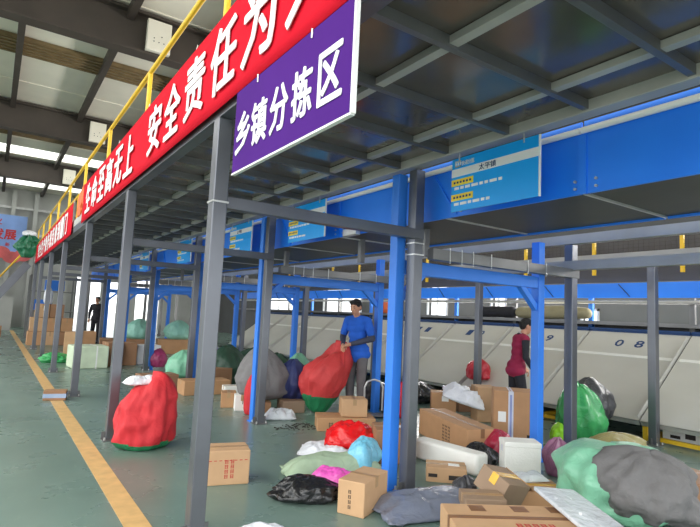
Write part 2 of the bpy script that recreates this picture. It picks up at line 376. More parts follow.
def pillow(l, w_, h, seed, wr=.25, n=40, flat=.35):
    bm = bmesh.new(); off = Vector((seed*5.1, seed*2.3, seed)); top = []; bot = []
    for j in range(n+1):
        a, c = [], []
        for i in range(n+1):
            u, v = 2*i/n-1, 2*j/n-1
            e = max(0, (1-abs(u)**3))**.6*max(0, (1-abs(v)**3))**.6
            p = Vector((u*2, v*2*w_/l, 0))
            nn = noise.noise(p*1.1+off)*1.2+(1-2*abs(noise.noise(p*2.1+off*2)))*.5+noise.noise(p*5+off)*.3
            z = h*e*(1+wr*nn)
            ed = 1+.06*noise.noise(Vector((u*3, v*3, 5))+off)
            x, y = u*l/2*ed, v*w_/2*ed
            if i in (0, n) or j in (0, n): q = bm.verts.new((x, y, h*.2*(1+noise.noise(p*3+off)))); a.append(q); c.append(q)
            else: a.append(bm.verts.new((x, y, max(h*.25, z)))); c.append(bm.verts.new((x, y, max(0, h*.2-h*flat*e))))
        top.append(a); bot.append(c)
    for j in range(n):
        for i in range(n):
            bm.faces.new((top[j][i], top[j][i+1], top[j+1][i+1], top[j+1][i]))
            f = (bot[j][i], bot[j+1][i], bot[j+1][i+1], bot[j][i+1])
            if len(set(f)) == 4:
                try: bm.faces.new(f)
                except ValueError: pass
    me = bpy.data.meshes.new('pillow'); bm.to_mesh(me); bm.free(); return me
def put_sack(name, label, cat, loc, rx, ry, h, seed, m, rz=0, group=None, tilt=(0, 0), neck=None, split=None, **k):
    o = thing(name, label, cat, loc, rz, group); o.rotation_euler = (R(tilt[0]), R(tilt[1]), R(rz))
    me = sack(rx, ry, h, seed, **k)
    if split:
        z0, m2, pn = split; me2 = me.copy()
        for mm, keep in ((me, 1), (me2, 0)):
            bm = bmesh.new(); bm.from_mesh(mm)
            bmesh.ops.delete(bm, geom=[f for f in bm.faces if (f.calc_center_median().z > z0) != bool(keep)], context='FACES'); bm.to_mesh(mm); bm.free()
        link(pn, me2, m2, o, True)
    link('sack_body', me, m, o, True)
    if neck:
        lx, ly = k.get('lean', (0, 0)); q = MB(); rn = .09*rx+.012
        q.cyl((lx, ly, h*.96), (lx, ly, h*.99), rn*1.5, n=14); q.build('tie_cord', neck, o)
        t = sack(rx*.34, ry*.26, h*.13, seed+9, [(0, 0), (0, .35), (.4, .7), (1, 1.05), (1, 0)], .3, nu=28, nv=12)
        c = link('gathered_neck', t, m, o, True); c.location = (lx, ly, h*.96)
    return o
def put_pillow(name, label, cat, loc, l, w_, h, seed, m, rz=0, tilt=(0, 0), group=None, **k):
    o = tag(link(name, pillow(l, w_, h, seed, **k), m, None, True), label, cat, group)
    o.location = loc; o.rotation_euler = (R(tilt[0]), R(tilt[1]), R(rz)); return o
put_sack('orange_cloth', 'orange cloth bundle on the yellow bars between the two red banners', 'cloth', (1.18, 10.35, 2.98), .05, .32, .55, 3, s_orange, wr=.22)
put_sack('green_bundle', 'green bundle with a white top at the far end of the yellow railing', 'bundle', (.9, 21.6, 2.95), .3, .34, .75, 5, s_dgreen2, wr=.28, prof=[(0, 0), (0, .4), (.2, .7), (.5, 1), (.8, .8), (1, .4), (1, 0)])
put_sack('white_bundle', 'white roll resting on the green bundle at the railing end', 'bundle', (.9, 21.6, 3.72), .2, .2, .2, 6, s_white, wr=.1)

# purple sign
o = thing('hanging_sign', 'purple hanging sign with five white characters below the red banner', 'sign', (1.125, 1.7, 2.26))
MB().bx(-.008, .008, 0, 1.26, 0, .5).build('board', purple, o)
f = MB(); f.bx(-.01, .012, -.008, .004, -.004, .5).bx(-.01, .012, 0, 1.262, -.01, 0); f.build('edge_trim', stick, o)
for y in (.35, .95): MB().cyl((-.012, y, .46), (-.012, y, .505), .005, n=6).build('hook', zinc, o)
for c, y in (('区', .17), ('拣', .42), ('分', .66), ('镇', .9), ('乡', 1.12)): put_text('lettering', c, (-.012, y, .22), .19, .24, white, o, bold=.022)

# blue hanging signs on the conveyor
def bsign(y0, wdt, z0, h, lab, text):
    o = thing('route_sign', lab, 'sign', (2.985, y0, z0), 0, 'blue route signs')
    MB().bx(-.006, .006, 0, wdt, 0, h).build('board', signb, o)
    MB().bx(-.008, .008, -.006, .003, 0, h).build('edge_trim', stick, o)
    P = lambda u, v: (wdt*(1-u), h*(1-v))
    def rect(q, u0, u1, v0, v1, d=.0085):
        ya, za = P(u0, v0); yb, zb = P(u1, v1); q.bx(-d, -.005, yb, ya, zb, za)
    q = MB(); rect(q, 0, 1, .2, .35); q.build('white_band', white, o)
    q = MB(); rect(q, 0, .28, .4, .52); q.build('yellow_label', signy, o); q = MB(); rect(q, 0, .28, .68, .8); q.build('yellow_label', signy, o)
    q = MB()
    for v0 in (.545, .84):
        u = .04
        while u < (.62 if v0 < .6 else .46):
            l = random.choice((.04, .06, .08)); rect(q, u, u+l, v0, v0+.05); u += l+.02
        q.build('line_of_print', white, o); q = MB()
    for u0, u1, v0, v1 in ((.04, .06, .06, .17), (.075, .09, .06, .17), (.105, .12, .06, .17), (.04, .12, .14, .17), (.04, .12, .05, .08)): rect(q, u0, u1, v0, v1)
    q.build('logo', white, o)
    q = MB()
    for v0 in (.44, .72):
        u = .03
        while u < .25:
            rect(q, u, u+.025, v0, v0+.04, .0095); u += .04
        q.build('label_print', navyink, o); q = MB()
    y, z = P(.45, .275); put_text('town_name', text, (-.0095, y, z), wdt*.2, h*.11, navyink, o)
    y, z = P(.21, .115); put_text('heading', '快递分拣', (-.009, y, z), wdt*.16, h*.09, white, o)
    for u in (.1, .85): MB().cyl((-.01, wdt*(1-u), h-.03), (-.01, wdt*(1-u), h+.07), .006, n=6).build('hook', zinc, o)
for k, (y0, w_, lab) in enumerate(((2.18, .82, 'blue hanging route sign nearest the camera, with white band and yellow labels'), (4.95, .86, 'second blue route sign along the conveyor, behind a grey tie beam'),
                     (6.95, .82, 'third blue route sign along the conveyor, the smaller looking one'), (9.7, .85, 'fourth blue route sign along the conveyor from the camera'), (12.9, .85, 'fifth blue route sign along the conveyor, far off'))):
    bsign(y0, w_, 2.31, .43, lab, '太平镇')

# conveyor trough
o = thing('conveyor_trough', 'long blue overhead conveyor trough with dark belly', 'conveyor', (3.2, 0, 2.33))
for y0 in range(-1, 21, 3):
    MB().bx(0, .02, y0+.01, y0+2.99, 0, .5).build('side_panel', bluepan, o)
    MB().bx(1.14, 1.16, y0+.01, y0+2.99, -.005, .43).build('side_panel', bluepan, o)
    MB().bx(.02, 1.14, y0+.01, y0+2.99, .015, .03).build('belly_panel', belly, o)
    q = MB(); q.cyl((-.024, y0, .43), (-.024, y0+2.99, .43), .022); q.build('top_lip', stick, o)
    q = MB(); q.bx(.02, 1.14, y0+1.3, y0+1.33, .005, .016); q.build('belly_seam', zinc, o); MB().bx(.02, 1.14, y0-.01, y0+.01, .0, .016).build('belly_seam', zinc, o)
    q = MB(); q.bar((-.008, y0+1.15, .02), (-.008, y0+1.45, .42), .02, .015); q.build('seam_rib', bluepan, o); MB().bx(-.012, 0, y0-.03, y0+.03, .0, .42).build('seam_rib', bluepan, o)
    for yy in (.05, 1.1, 2.9):
        for zz in (.04, .09):
            if y0 < 6: MB().cyl((-.016, y0+yy, zz), (0, y0+yy, zz), .01, n=6).build('bolt', zinc, o)
for y in (3.9, 5.0, 6.9, 9.9, 12.0):
    q = MB(); q.bx(.3, .36, y-.03, y+.03, -.26, .015); q.build('hanger', steel_d, o)
# wire box on the trough
o = tag(MB().bx(3.12, 3.19, 4.55, 4.8, 2.31, 2.39, .01).build('junction_box', zinc), 'pale junction box on the blue trough beside the second route sign', 'box')

# blue portals
def portal(i, y):
    o = thing('portal_frame', 'blue steel portal frame carrying the conveyor, %s from the camera' % ORD[i], 'frame', (2.95 if i == 0 else 3.02 if i == 1 else 3.17, y+.02, 0), 0, 'blue portal frames')
    for x in (0, 2.0):
        MB().bx(x-.05, x+.05, -.05, .05, .01, (2.73 if i < 2 else 2.3) if x == 0 else 2.35, .006).build('leg', bluep, o)
        MB().bx(x-.06, x+.06, -.058, .09, 0, .012).build('base_plate', bluep, o)
    MB().bx(.05, 1.95, -.04, .04, 1.84, 1.965, .006).build('beam', bluep, o)
    MB().bar((.04, 0, 1.62), (.3, 0, 1.86), .06, .06).build('knee_brace', bluep, o); MB().bar((1.96, 0, 1.62), (1.69, 0, 1.86), .06, .06).build('knee_brace', bluep, o)
for i, y in enumerate((3.6, 6.55, 9.55, 12.7, 15.75, 18.85)): portal(i, y)

# ================================================================== CHUTES AND SORTER
SL = math.atan(.737)
def chute(k, y0, num):
    o = thing('sorting_chute', ('pale grey sloping chute marked %s' % num) if num else 'pale grey unmarked sloping chute, %s past chute 11' % ORD[k-5], 'chute', (7.2, y0, .25), 0, 'sloping chutes')
    rot = Matrix.Rotation(-SL, 3, 'Y'); P = lambda s_, y, n: rot @ Vector((s_, y, n))
    L_ = 1.93; wd = 1.6
    q = MB(); q.box(P(L_/2, wd/2, -.01), (L_, wd, .02), rot); q.build('slide_sheet', chute_m, o)
    q = MB(); q.box(P(1.31, wd/2, .003), (.06, wd-.06, .006), rot); q.build('white_strip', strip_m, o)
    q = MB(); q.box(P(L_/2-.05, 0.006, .03), (L_-.15, .012, .06), rot); q.build('divider', chute_m, o)
    q = MB(); q.box(P(L_, wd/2, .02), (.04, wd, .06), rot); q.build('top_edge', navyink, o)
    q = MB(); q.box(P(.006, wd/2, -.04), (.012, wd, .08), rot); q.build('toe_edge', chute_m, o)
    for sy in (.15, wd-.15):
        q = MB(); q.bar((1.2, sy, -.25), (1.2, sy, .85), .05, .05); q.build('leg', steel_d, o)
    if num:
        for j, d in enumerate(num):
            me = text_mesh(d, .13, .17, .02); fr = Matrix(((0, math.cos(SL), -math.sin(SL)), (-1, 0, 0), (0, math.sin(SL), math.cos(SL))))
            me.transform(Matrix.Translation(P(1.62, .96-.32*j, .004)) @ fr.to_4x4()); link('number', me, navyink, o)
for k, num in enumerate(('07', '08', '09', '10', '11', '', '', '', '', '')): chute(k, 3.7+1.62*(k-1), num)
for i, y in enumerate((3.3, 4.95, 6.6)):
    o = thing('chute_stand', 'yellow steel stand under the %s chute' % ('nearest', 'second', 'third')[i], 'stand', (7.3, y, 0), 0, 'yellow chute stands')
    for yy in (-.35, .35): 
        MB().bx(-.03, .03, yy-.03, yy+.03, 0, .255).build('leg', yellow, o)
    MB().bx(-.03, .03, -.32, .32, .02, .07).build('rail', yellow, o)
    if i < 2: 
        MB().bx(.03, .45, .32, .38, .02, .07).build('side_rail', yellow, o)
o = thing('control_box', 'cream control box with dark label under the chute behind the yellow stand', 'box', (7.62, 3.24, 0.0))
MB().bx(-.12, .12, -.3, .3, .02, .22, .008).build('case', stick, o); q = MB(); q.bx(-.124, -.12, -.1, .02, .08, .17).bx(-.124, -.12, .08, .2, .06, .1); q.build('label', ink, o)
# sorter structure behind the chutes
o = thing('sorter_frame', 'blue sorting machine beam running behind the tops of the chutes', 'conveyor', (9.1, 0, 0))
MB().bx(0, .06, -.5, 22, 1.98, 2.24).build('side_panel', bluepan, o)
MB().cyl((-.1, -.5, 1.9), (-.1, 22, 1.9), .03).build('pipe', zinc, o)
MB().bx(-.3, .5, -.5, 22, 1.5, 1.56).build('tray', steel_d, o); MB().bx(.2, .23, -.5, 22, 0, 1.5).build('light_blocker', belly, o)  # lower panel is added to keep window light off the floor under the chutes
for k in range(12):
    MB().bx(.02, .08, .4+1.7*k, .48+1.7*k, 0, 2.0).build('leg', bluep if k % 2 else steel_d, o)
for k in range(14):
    MB().bar((-.005, .3+1.5*k, 2.0), (-.005, .5+1.5*k, 2.22), .02, .012).build('rib', navyink, o)
o = thing('mesh_guard', 'yellow framed mesh guard above the sorter', 'guard', (8.8, 0, 2.66))
MB().bx(-.015, .015, .5, 20, .34, .37).build('top_rail', yellow, o); MB().bx(-.015, .015, .5, 20, 0, .02).build('bottom_rail', yellow, o)
for k in range(12): MB().bx(-.025, .025, .9+1.45*k, .95+1.45*k, -.3, .37).build('upright', yellow, o)
q = MB()
for k in range(220): q.bx(-.002, .002, .5+.085*k, .504+.085*k, .02, .34)
for z in (.08, .14, .2, .26): q.bx(-.002, .002, .5, 20, z, z+.004)
q.build('wire_mesh', ink, o)
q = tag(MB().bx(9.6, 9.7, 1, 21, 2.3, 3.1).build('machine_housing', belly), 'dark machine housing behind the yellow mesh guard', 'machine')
# rolled canvas on top of chutes
o = thing('canvas_roll', 'khaki canvas roll lying on the machine above chute 09', 'roll', (8.93, 5.5, 1.56))
b = MB(); b.limb([(0, .0, .13), (0, .5, .14), (0, 1.0, .13), (.02, 1.45, .12)], [.1, .13, .13, .11], 18); link('canvas', remesh(b, .02, 2), s_khaki, o, True)
b = MB(); 
for y in (.3, 1.0): b.cyl((0, y, .135), (0, y+.02, .135), .136, n=20)
b.build('strap', ink, o)
b = MB(); b.limb([(8.93, 7.15, 1.68), (8.93, 8.0, 1.68)], [.12, .12], 18); tag(link('black_roll', remesh(b, .02, 2), blackcl, None, True), 'black roll lying on the machine beyond the khaki canvas roll', 'roll')

# ================================================================== far end of the hall
o = thing('stair_flight', 'dark steel stair rising to the far end of the mezzanine', 'stairs', (1.0, 22.6, 0))
for y in (0, .9): MB().bar((-1.9, y, 0), (0, y, 2.8), .06, .28).build('stringer', steel, o)
for k in range(14): 
    t = (k+.5)/14; MB().bx(-1.9+1.9*t-.1, -1.9+1.9*t+.1, .03, .87, 2.8*t, 2.8*t+.03).build('tread', steel_d, o)
for y in (0, .9): MB().cyl((-1.95, y, .6), (-.05, y, 3.4), .025).build('handrail', yellow, o)
o = thing('wall_poster', 'large sky blue and red poster with red characters on the far wall', 'poster', (0, 33.55, 0))
postb = mat('poster_blue', srgb(120, 150, 205), .5, 0, .35, .6); postr = mat('poster_red', srgb(205, 90, 90), .5, 0, .35, 1.2)
MB().bx(-4.5, 1.25, 0, .03, 3.75, 6.0).build('sheet', postb, o)
bm = MB(); 
for k in range(12): bm.ball((-4.3+.5*k, .0, 3.9+.18*math.sin(k*1.7)), (.42, .02, .32))
bm.build('red_hills', postr, o)
FF = Matrix(((1, 0, 0), (0, 0, -1), (0, 1, 0)))
put_text('lettering', '发展', (.25, -.01, 4.95), 1.1, .55, redink, o, FF, .02); put_text('lettering', '业', (-.1, -.01, 5.65), .4, .4, redink, o, FF, .02)
put_text('lettering', '新', (.45, -.01, 4.4), .2, .2, redink, o, FF, .02)
tag(MB().bx(-4, .9, 30.2, 30.4, 0, 1.6).build('partition_screen', wallm), 'grey partition screen at the far end of the aisle', 'partition')

# ================================================================== PARCELS
def carton(label, loc, size, rz, m=0, tilt=(0, 0), tape=tapem, marks=None, sticker=None, group=None, along='x', name='carton', side_tape=True):
    o = thing(name, label, 'box', loc, rz, group); o.rotation_euler = (R(tilt[0]), R(tilt[1]), R(rz))
    l, w_, h = size; x, y = l/2, w_/2
    MB().bx(-x, x, -y, y, 0, h, min(.008, h*.05)).build('carton_body', kraft[m] if isinstance(m, int) else m, o)
    q = MB(); t = .024; e = .0015
    if along == 'x':
        q.bx(-x-e, x+e, -t, t, h-.0005, h+e)
        if side_tape: q.bx(-x-e, -x+.001, -t, t, h*.7, h).bx(x-.001, x+e, -t, t, h*.7, h)
    else:
        q.bx(-t, t, -y-e, y+e, h-.0005, h+e)
        if side_tape: q.bx(-t, t, -y-e, -y+.001, h*.65, h).bx(-t, t, y-.001, y+e, h*.65, h)
    q.build('tape', tape, o)
    q = MB()
    if along == 'x': q.bx(-x+.004, x-.004, -.003, .003, h, h+.002)
    else: q.bx(-.003, .003, -y+.004, y-.004, h, h+.002)
    q.build('flap_seam', kraft[3], o)
    if sticker:
        q = MB()
        for face, u, v, a_, b_ in sticker:
            if face == 'front': q.bx(u-a_/2, u+a_/2, -y-.002, -y, v-b_/2, v+b_/2)
            elif face == 'top': q.bx(u-a_/2, u+a_/2, v-b_/2, v+b_/2, h, h+.002)
            else: q.bx(x, x+.002, u-a_/2, u+a_/2, v-b_/2, v+b_/2)
        q.build('shipping_label', stick, o)
    if marks:
        mm, L_ = marks; q = MB()
        for face, u, v, a_, b_ in L_:
            if face == 'front': q.bx(u-a_/2, u+a_/2, -y-.0015, -y, v-b_/2, v+b_/2)
            elif face == 'top': q.bx(u-a_/2, u+a_/2, v-b_/2, v+b_/2, h, h+.0015)
            elif face == 'left': q.bx(-x-.0015, -x, u-a_/2, u+a_/2, v-b_/2, v+b_/2)
            else: q.bx(x, x+.0015, u-a_/2, u+a_/2, v-b_/2, v+b_/2)
        q.build('print', mm, o)
    return o
def glyph(u, v, s_):
    """a small block of print strokes"""
    return [('front', u, v+s_*.35, s_*.9, s_*.12), ('front', u, v, s_*.9, s_*.12), ('front', u, v-s_*.35, s_*.9, s_*.12), ('front', u-s_*.3, v, s_*.12, s_), ('front', u+s_*.3, v, s_*.12, s_)]
# --- between the front posts
mk = []
for k in range(9): mk.append(('front', -.17+.042*k, .2, .024, .006))
for dz in (.07, .11, .15, .19): 
    for dx in (-.024, .024): mk += glyph(.03+dx, dz, .032)
carton('kraft carton with red seal print behind the first front post', (1.78, 4.43, 0), (.4, .28, .28), -14, 0, marks=(redink, mk))
o = carton('small brown carton with pale blue band lying on the ochre floor line', (.93, 9.08, 0), (.3, .22, .14), -12, 3)
MB().bx(-.152, .152, -.112, .112, .04, .1).build('blue_band', sackm('pale_blue_wrap', (150, 170, 200), .4), o)
put_sack('red_sack', 'red sack with green bottom edge beside the second front post', 'sack', (1.43, 5.82, 0), .27, .25, .69, 11, s_red, split=(.07, s_green, 'green_base'), wr=.1, skew=.1, lean=(.05, 0),
         prof=[(0, 0), (0, .72), (.1, .96), (.4, 1.06), (.7, .98), (.88, .72), (.97, .5), (1, .3), (1, 0)])
put_pillow('plastic_bag', 'crumpled white plastic bag on top of the red sack', 'bag', (1.4, 5.9, .63), .36, .2, .08, 4, s_white, 10)
carton('flat brown carton on the floor behind the red sack', (2.58, 9.81, 0), (.64, .4, .26), 6, 3)
carton('long kraft carton behind the first post gap, in front of the dark sacks', (3.18, 9.05, 0), (.8, .4, .24), 0, 1)
carton('kraft carton standing behind the long kraft carton', (3.69, 11.46, 0), (.34, .3, .36), 12, 0, group=None)
# --- around the man in blue
carton('flat kraft carton on the floor in front of the man in blue', (3.92, 5.76, 0), (.74, .4, .165), -26, 1, marks=(ink, glyph(-.2, .08, .06)+glyph(-.12, .08, .06)))
carton('kraft carton stacked on the flat carton beside the man in blue', (4.02, 5.73, .17), (.33, .3, .22), -26, 0, along='y')
rs = put_sack('red_and_green_sack', 'tall rose red sack with green bottom held by the person in blue', 'sack', (4.16, 6.83, 0), .34, .27, .95, 17, s_rose, rz=0, split=(.25, s_green, 'green_base'), wr=.11, tilt=(0, 5), lean=(.14, -.03), skew=.16,
              prof=[(0, 0), (0, .25), (.06, .45), (.25, .82), (.5, 1.05), (.75, 1.0), (.94, .66), (1, .5), (1, 0)])
put_pillow('silver_bag', 'crumpled silver plastic bag on the floor by the grey sack', 'bag', (3.43, 6.62, 0), .42, .3, .12, 8, s_silver, -20, wr=.4)
put_sack('grey_sack', 'large grey cloth sack with navy side beside the second blue portal leg', 'sack', (3.55, 7.42, .16), .38, .33, .74, 23, s_grey, wr=.12, lean=(-.1, 0), prof=[(0, 0), (0, .7), (.12, .96), (.35, 1.02), (.6, .84), (.85, .5), (.96, .3), (1, .2), (1, 0)])
ns = put_sack('navy_sack', 'navy sack with white label leaning on the grey sack', 'sack', (3.96, 7.28, .16), .26, .26, .58, 29, s_navy, wr=.1)
q = MB(); q.bx(-.05, .05, -.292, -.285, .2, .36); q.build('label', stick, ns)
put_sack('red_sack', 'narrow red sack wedged behind the second grey post', 'sack', (3.18, 7.05, .0), .1, .12, .55, 31, s_red, wr=.08)
put_sack('green_sack', 'green sack behind the grey sack with navy side', 'sack', (4.35, 8.6, 0), .36, .3, .72, 37, s_dgreen, wr=.11)
put_sack('mint_sack', 'small mint sack showing above the navy sack', 'sack', (4.45, 8.05, 0), .28, .24, .76, 38, s_mint, wr=.07)
carton('kraft carton lying left of the white carton', (3.12, 7.75, 0), (.22, .3, .22), -20, 1, along='y')
carton('small white carton on the floor beside the second grey post', (3.2, 7.42, 0), (.22, .22, .22), -19, foam, marks=(ink, glyph(.02, .12, .05)), along='y')
carton('kraft carton under the grey sack', (3.42, 7.2, 0), (.24, .3, .15), -20, 1)
carton('olive brown carton under the navy sack', (3.82, 7.05, 0), (.34, .3, .17), -10, 4)
# --- heap in front of the conveyor portal
put_pillow('red_plastic_parcel', 'glossy red plastic parcel lying on the heap by the first blue portal leg', 'parcel', (3.32, 4.72, .1), .58, .46, .2, 41, s_redfilm, -35, (6, 4))
put_pillow('white_plastic_parcel', 'flat white plastic parcel under the red plastic parcel', 'parcel', (3.02, 4.75, .02), .56, .42, .1, 42, s_white, -38)
put_pillow('woven_parcel', 'long pale green woven parcel across the floor', 'parcel', (2.76, 4.22, 0), .95, .34, .17, 43, s_woven, -14, wr=.12)
put_pillow('magenta_parcel', 'magenta plastic parcel lying on the black bag', 'parcel', (2.44, 3.68, .08), .4, .2, .12, 44, s_pink, -32, (0, 12))
put_sack('black_bag', 'crumpled black plastic bag on the floor below the magenta parcel', 'bag', (2.2, 3.72, 0), .26, .15, .17, 45, s_black, rz=-30, wr=.2, prof=[(0, 0), (0, .8), (.3, 1), (.7, .8), (1, .4), (1, 0)])
put_pillow('light_blue_parcel', 'light blue wrapped parcel beside the first blue portal leg', 'parcel', (3.08, 4.17, .05), .42, .28, .24, 46, s_blue, 28, (0, -12), wr=.1)
mk = []
for k in range(4): mk += glyph(-.01, .06+.036*k, .026)
carton('kraft carton with dark printed emblem beside the grey plastic mailer', (2.49, 3.36, 0), (.22, .42, .245), -62, 0, marks=(ink, mk))
put_pillow('plastic_mailer', 'large grey plastic mailer lying on the floor at the first blue portal leg', 'parcel', (2.98, 3.08, 0), 1.0, .52, .13, 47, s_poly, -12, wr=.14)
put_sack('black_bag', 'knotted dark grey plastic bag between the small carton and the opened carton', 'bag', (3.38, 3.16, .0), .1, .08, .17, 48, s_dgrey, wr=.25)
b = MB()
for i in range(90):
    a_, d_ = random.random()*6.28, random.random()**.6; b.box((3.55+.5*d_*math.cos(a_), 6.05+.2*d_*math.sin(a_), .004), (.015+.03*random.random(), .012, .006), (0, 0, random.random()*3))
tag(b.build('floor_debris', ink), 'patch of small dark scraps on the floor right of the second grey post', 'debris', kind='stuff')
put_pillow('white_scrap', 'white plastic scrap on the floor at the first front post', 'plastic', (1.62, 3.3, 0), .3, .12, .05, 91, s_white, -25)
o = thing('hand_trolley', 'chrome hand trolley handle beside the person in blue', 'trolley', (4.78, 6.3, 0), -20)
b = MB(); pts = [(-.14, 0, .08), (-.14, 0, .42), (-.1, 0, .5), (0, 0, .53), (.1, 0, .5), (.14, 0, .42), (.14, 0, .08)]
for i in range(6): b.cyl(pts[i], pts[i+1], .014)
b.build('handle', zinc, o); MB().bx(-.17, .17, -.2, .02, .03, .045).build('toe_plate', steel_d, o)
for x in (-.19, .19): MB().cyl((x-.02, .05, .07), (x+.02, .05, .07), .07, n=18).build('wheel', ink, o)
# --- right of the first portal leg
mk = []
for a_ in (0, 1):
    for k in range(7): mk += glyph(-.22+.055*a_, .05+.034*k, .024)
carton('large long kraft carton with two columns of dark print', (4.65, 4.52, .0), (1.25, .36, .31), -108, 1, tape=taped,
       marks=(ink, [(f, u, v, a_, b_) for f, u, v, a_, b_ in [('left', 0, 0, 0, 0)]][:0] + [('front', u+.12, v, a_, b_) for _, u, v, a_, b_ in []] + [('front', -.02, .05, .001, .001)]))
lc = [o for o in C.objects if o.get('label', '').startswith('large long kraft')][0]
q = MB()
for a_ in (0, 1, 2):
    for k in range(6):
        u = .2-.07*a_; v = .06+.036*k
        q.bx(u-.024, u+.024, -.1815, -.18, v-.003, v+.003).bx(u-.02, u-.014, -.1815, -.18, v-.014, v+.014).bx(u+.012, u+.018, -.1815, -.18, v-.014, v+.014)
q.build('print', ink, lc)
carton('brown carton with white label leaning against the first grey post of the portal', (3.55, 4.35, 0), (.36, .4, .33), -30, 3, sticker=[('top', .05, 0, .12, .1)])
o = carton('tall kraft carton with printed white tape in front of the person in maroon', (5.42, 4.27, 0), (.54, .42, .64), -46, 1, tape=tapew, along='y', sticker=[('front', -.17, .34, .09, .12)], marks=(ink, [('front', -.14, .12, .05, .06), ('front', .14, .12, .05, .06), ('front', -.1, .12, .04, .06)]))
for ch in o.children:
    if ch.name.startswith(('tape', 'flap')): ch.location.x = -.07
MB().bx(-.1, -.04, -.2125, -.21, 0, .64).build('tape_run', tapew, o); MB().bx(-.082, -.058, -.2135, -.212, .1, .6).build('tape_print', mat('tape_blue_print', srgb(140, 150, 200), .4), o)
foamrot = 97
o = tag(link('foam_slab', remesh(MB().box((0, 0, .12), (.82, .2, .2), None, .02), .02, 4), foam, None, True), 'long white foam slab lying beside the long kraft carton', 'slab'); o.location = (3.95, 3.92, -.02); o.rotation_euler = (0, 0, R(foamrot))
carton('small carton with dark top in front of the white foam slab', (3.6, 3.6, 0), (.36, .26, .13), -42, 0, sticker=[('top', .07, 0, .1, .08)], marks=(ink, [('front', .08, .05, .12, .04), ('front', -.12, .06, .08, .03)]))

o = carton('upright white foam box standing in front of the tall kraft carton', (4.33, 3.35, 0), (.34, .22, .33), -36, foam, tape=tapew, name='foam_box'); o.name = 'foam_box'
q = MB()
for u in (-.1, 0, .1): q.bx(u-.004, u+.004, -.112, -.11, .02, .28)
q.build('ribs', foam, o); MB().bx(-.174, .174, -.114, .114, .285, .335, .01).build('lid', foam, o)
carton('large wide kraft carton nearest the camera with white label at its end', (2.9, 2.15, 0), (1.04, .46, .25), -31, 0, tape=taped, along='x', sticker=[('top', .4, .1, .15, .08)], marks=(redink, [('top', -.12+.05*k+dx, -.12+dy, a_, b_) for k in range(5) for dx, dy, a_, b_ in ((0, .02, .035, .006), (0, 0, .035, .006), (0, -.02, .035, .006), (-.012, 0, .006, .05), (.012, 0, .006, .05))]))
lcw = [o for o in C.objects if o.get('label', '').startswith('large wide kraft')][0]
for u in (-.3, -.02, .22): MB().bx(u-.05, u+.05, .1, .2, .2502, .2515).build('tape_patch', taped, lcw)
ac = thing('opened_carton', 'tilted kraft carton with yellow tape across its flap', 'box', (3.42, 2.86, .1), 0); ac.rotation_euler = (R(22), R(14), R(8))
MB().bx(-.16, .16, -.13, .13, 0, .18, .004).build('carton_body', kraft[4], ac); MB().bx(-.16, .16, -.03, .03, .18, .1825).build('tape', tapey, ac)
MB().box((.235, 0, .15), (.16, .25, .006), (0, R(25), 0)).build('flap', kraft[1], ac); MB().bx(-.163, -.16, -.03, .03, .1, .18).build('tape_end', tapey, ac)
carton('flat dull brown carton behind the wide carton nearest the camera', (3.12, 2.74, .0), (.3, .24, .19), -34, 4)
carton('orange brown carton with yellow tape below the white foam box', (3.82, 2.86, 0), (.5, .34, .13), -32, 1, tape=tapey)
put_pillow('clear_parcel', 'clear silvery plastic parcel on the orange brown carton', 'parcel', (3.9, 2.95, .13), .36, .18, .06, 50, s_silver, -20)
put_sack('mauve_bag', 'mauve plastic bag right of the white foam box', 'bag', (4.72, 3.2, 0), .13, .12, .34, 51, s_mauve, wr=.16)
put_sack('black_bag', 'black plastic bag between the foam slab and the white foam box', 'bag', (4.26, 3.78, 0), .14, .16, .22, 52, s_black, wr=.16)
put_sack('red_bag', 'dark red plastic bag between the long carton and the white foam box', 'bag', (4.62, 3.85, 0), .16, .14, .3, 53, sackm('crimson_film', (165, 40, 66), .35), wr=.12)
o = tag(MB().box((0, 0, 0), (.66, .3, .03), None, .01).build('flat_parcel', s_silver), 'flat pale grey parcel lying on the end of the wide carton, against the mint sack', 'parcel'); o.location = (3.26, 2.06, .275); o.rotation_euler = (R(4), R(-3), R(62))
# --- right corner
ms = put_sack('mint_sack', 'big open mint green sack in the near corner holding grey cloth', 'sack', (4.3, 2.38, 0), .45, .42, .5, 61, s_mint, wr=.1, prof=[(0, 0), (0, .8), (.15, .98), (.45, 1.0), (.75, .9), (.95, .66), (1, .5), (1, 0)])
put_sack('grey_cloth', 'grey cloth bulging out of the open mint sack', 'cloth', (4.25, 2.18, .08), .36, .34, .44, 62, s_grey2, wr=.17, prof=[(0, 0), (0, .8), (.3, 1), (.65, .92), (.88, .66), (1, .3), (1, 0)], tilt=(10, 2))
carton('brown carton with dark top at the near corner beside the mint sack', (5.05, 2.2, 0), (.46, .56, .24), -20, 3, tape=taped)
gs = put_sack('green_film_bag', 'tall translucent green plastic bag at the foot of the chutes', 'bag', (6.3, 3.95, 0), .28, .26, .72, 63, s_film_green, wr=.12, lean=(-.06, 0))
put_sack('dark_grey_bag', 'dark grey plastic bag leaning on the chute behind the green bag', 'bag', (6.84, 4.16, .2), .31, .26, .56, 64, s_dgrey, wr=.1)
put_sack('lime_bag', 'lime green bag at the base of the green plastic bag', 'bag', (6.0, 4.05, .0), .12, .1, .24, 65, s_lime, wr=.1)
put_sack('olive_bag', 'olive plastic bag behind the mint sack', 'bag', (6.05, 3.35, 0), .36, .2, .26, 66, s_olive, wr=.12, rz=-20)
put_sack('red_bag', 'red plastic bag lying on the toe of the chute by a grey post', 'bag', (7.36, 6.62, .42), .2, .2, .36, 67, sackm('rust_red_film', (190, 44, 58), .35), wr=.12)
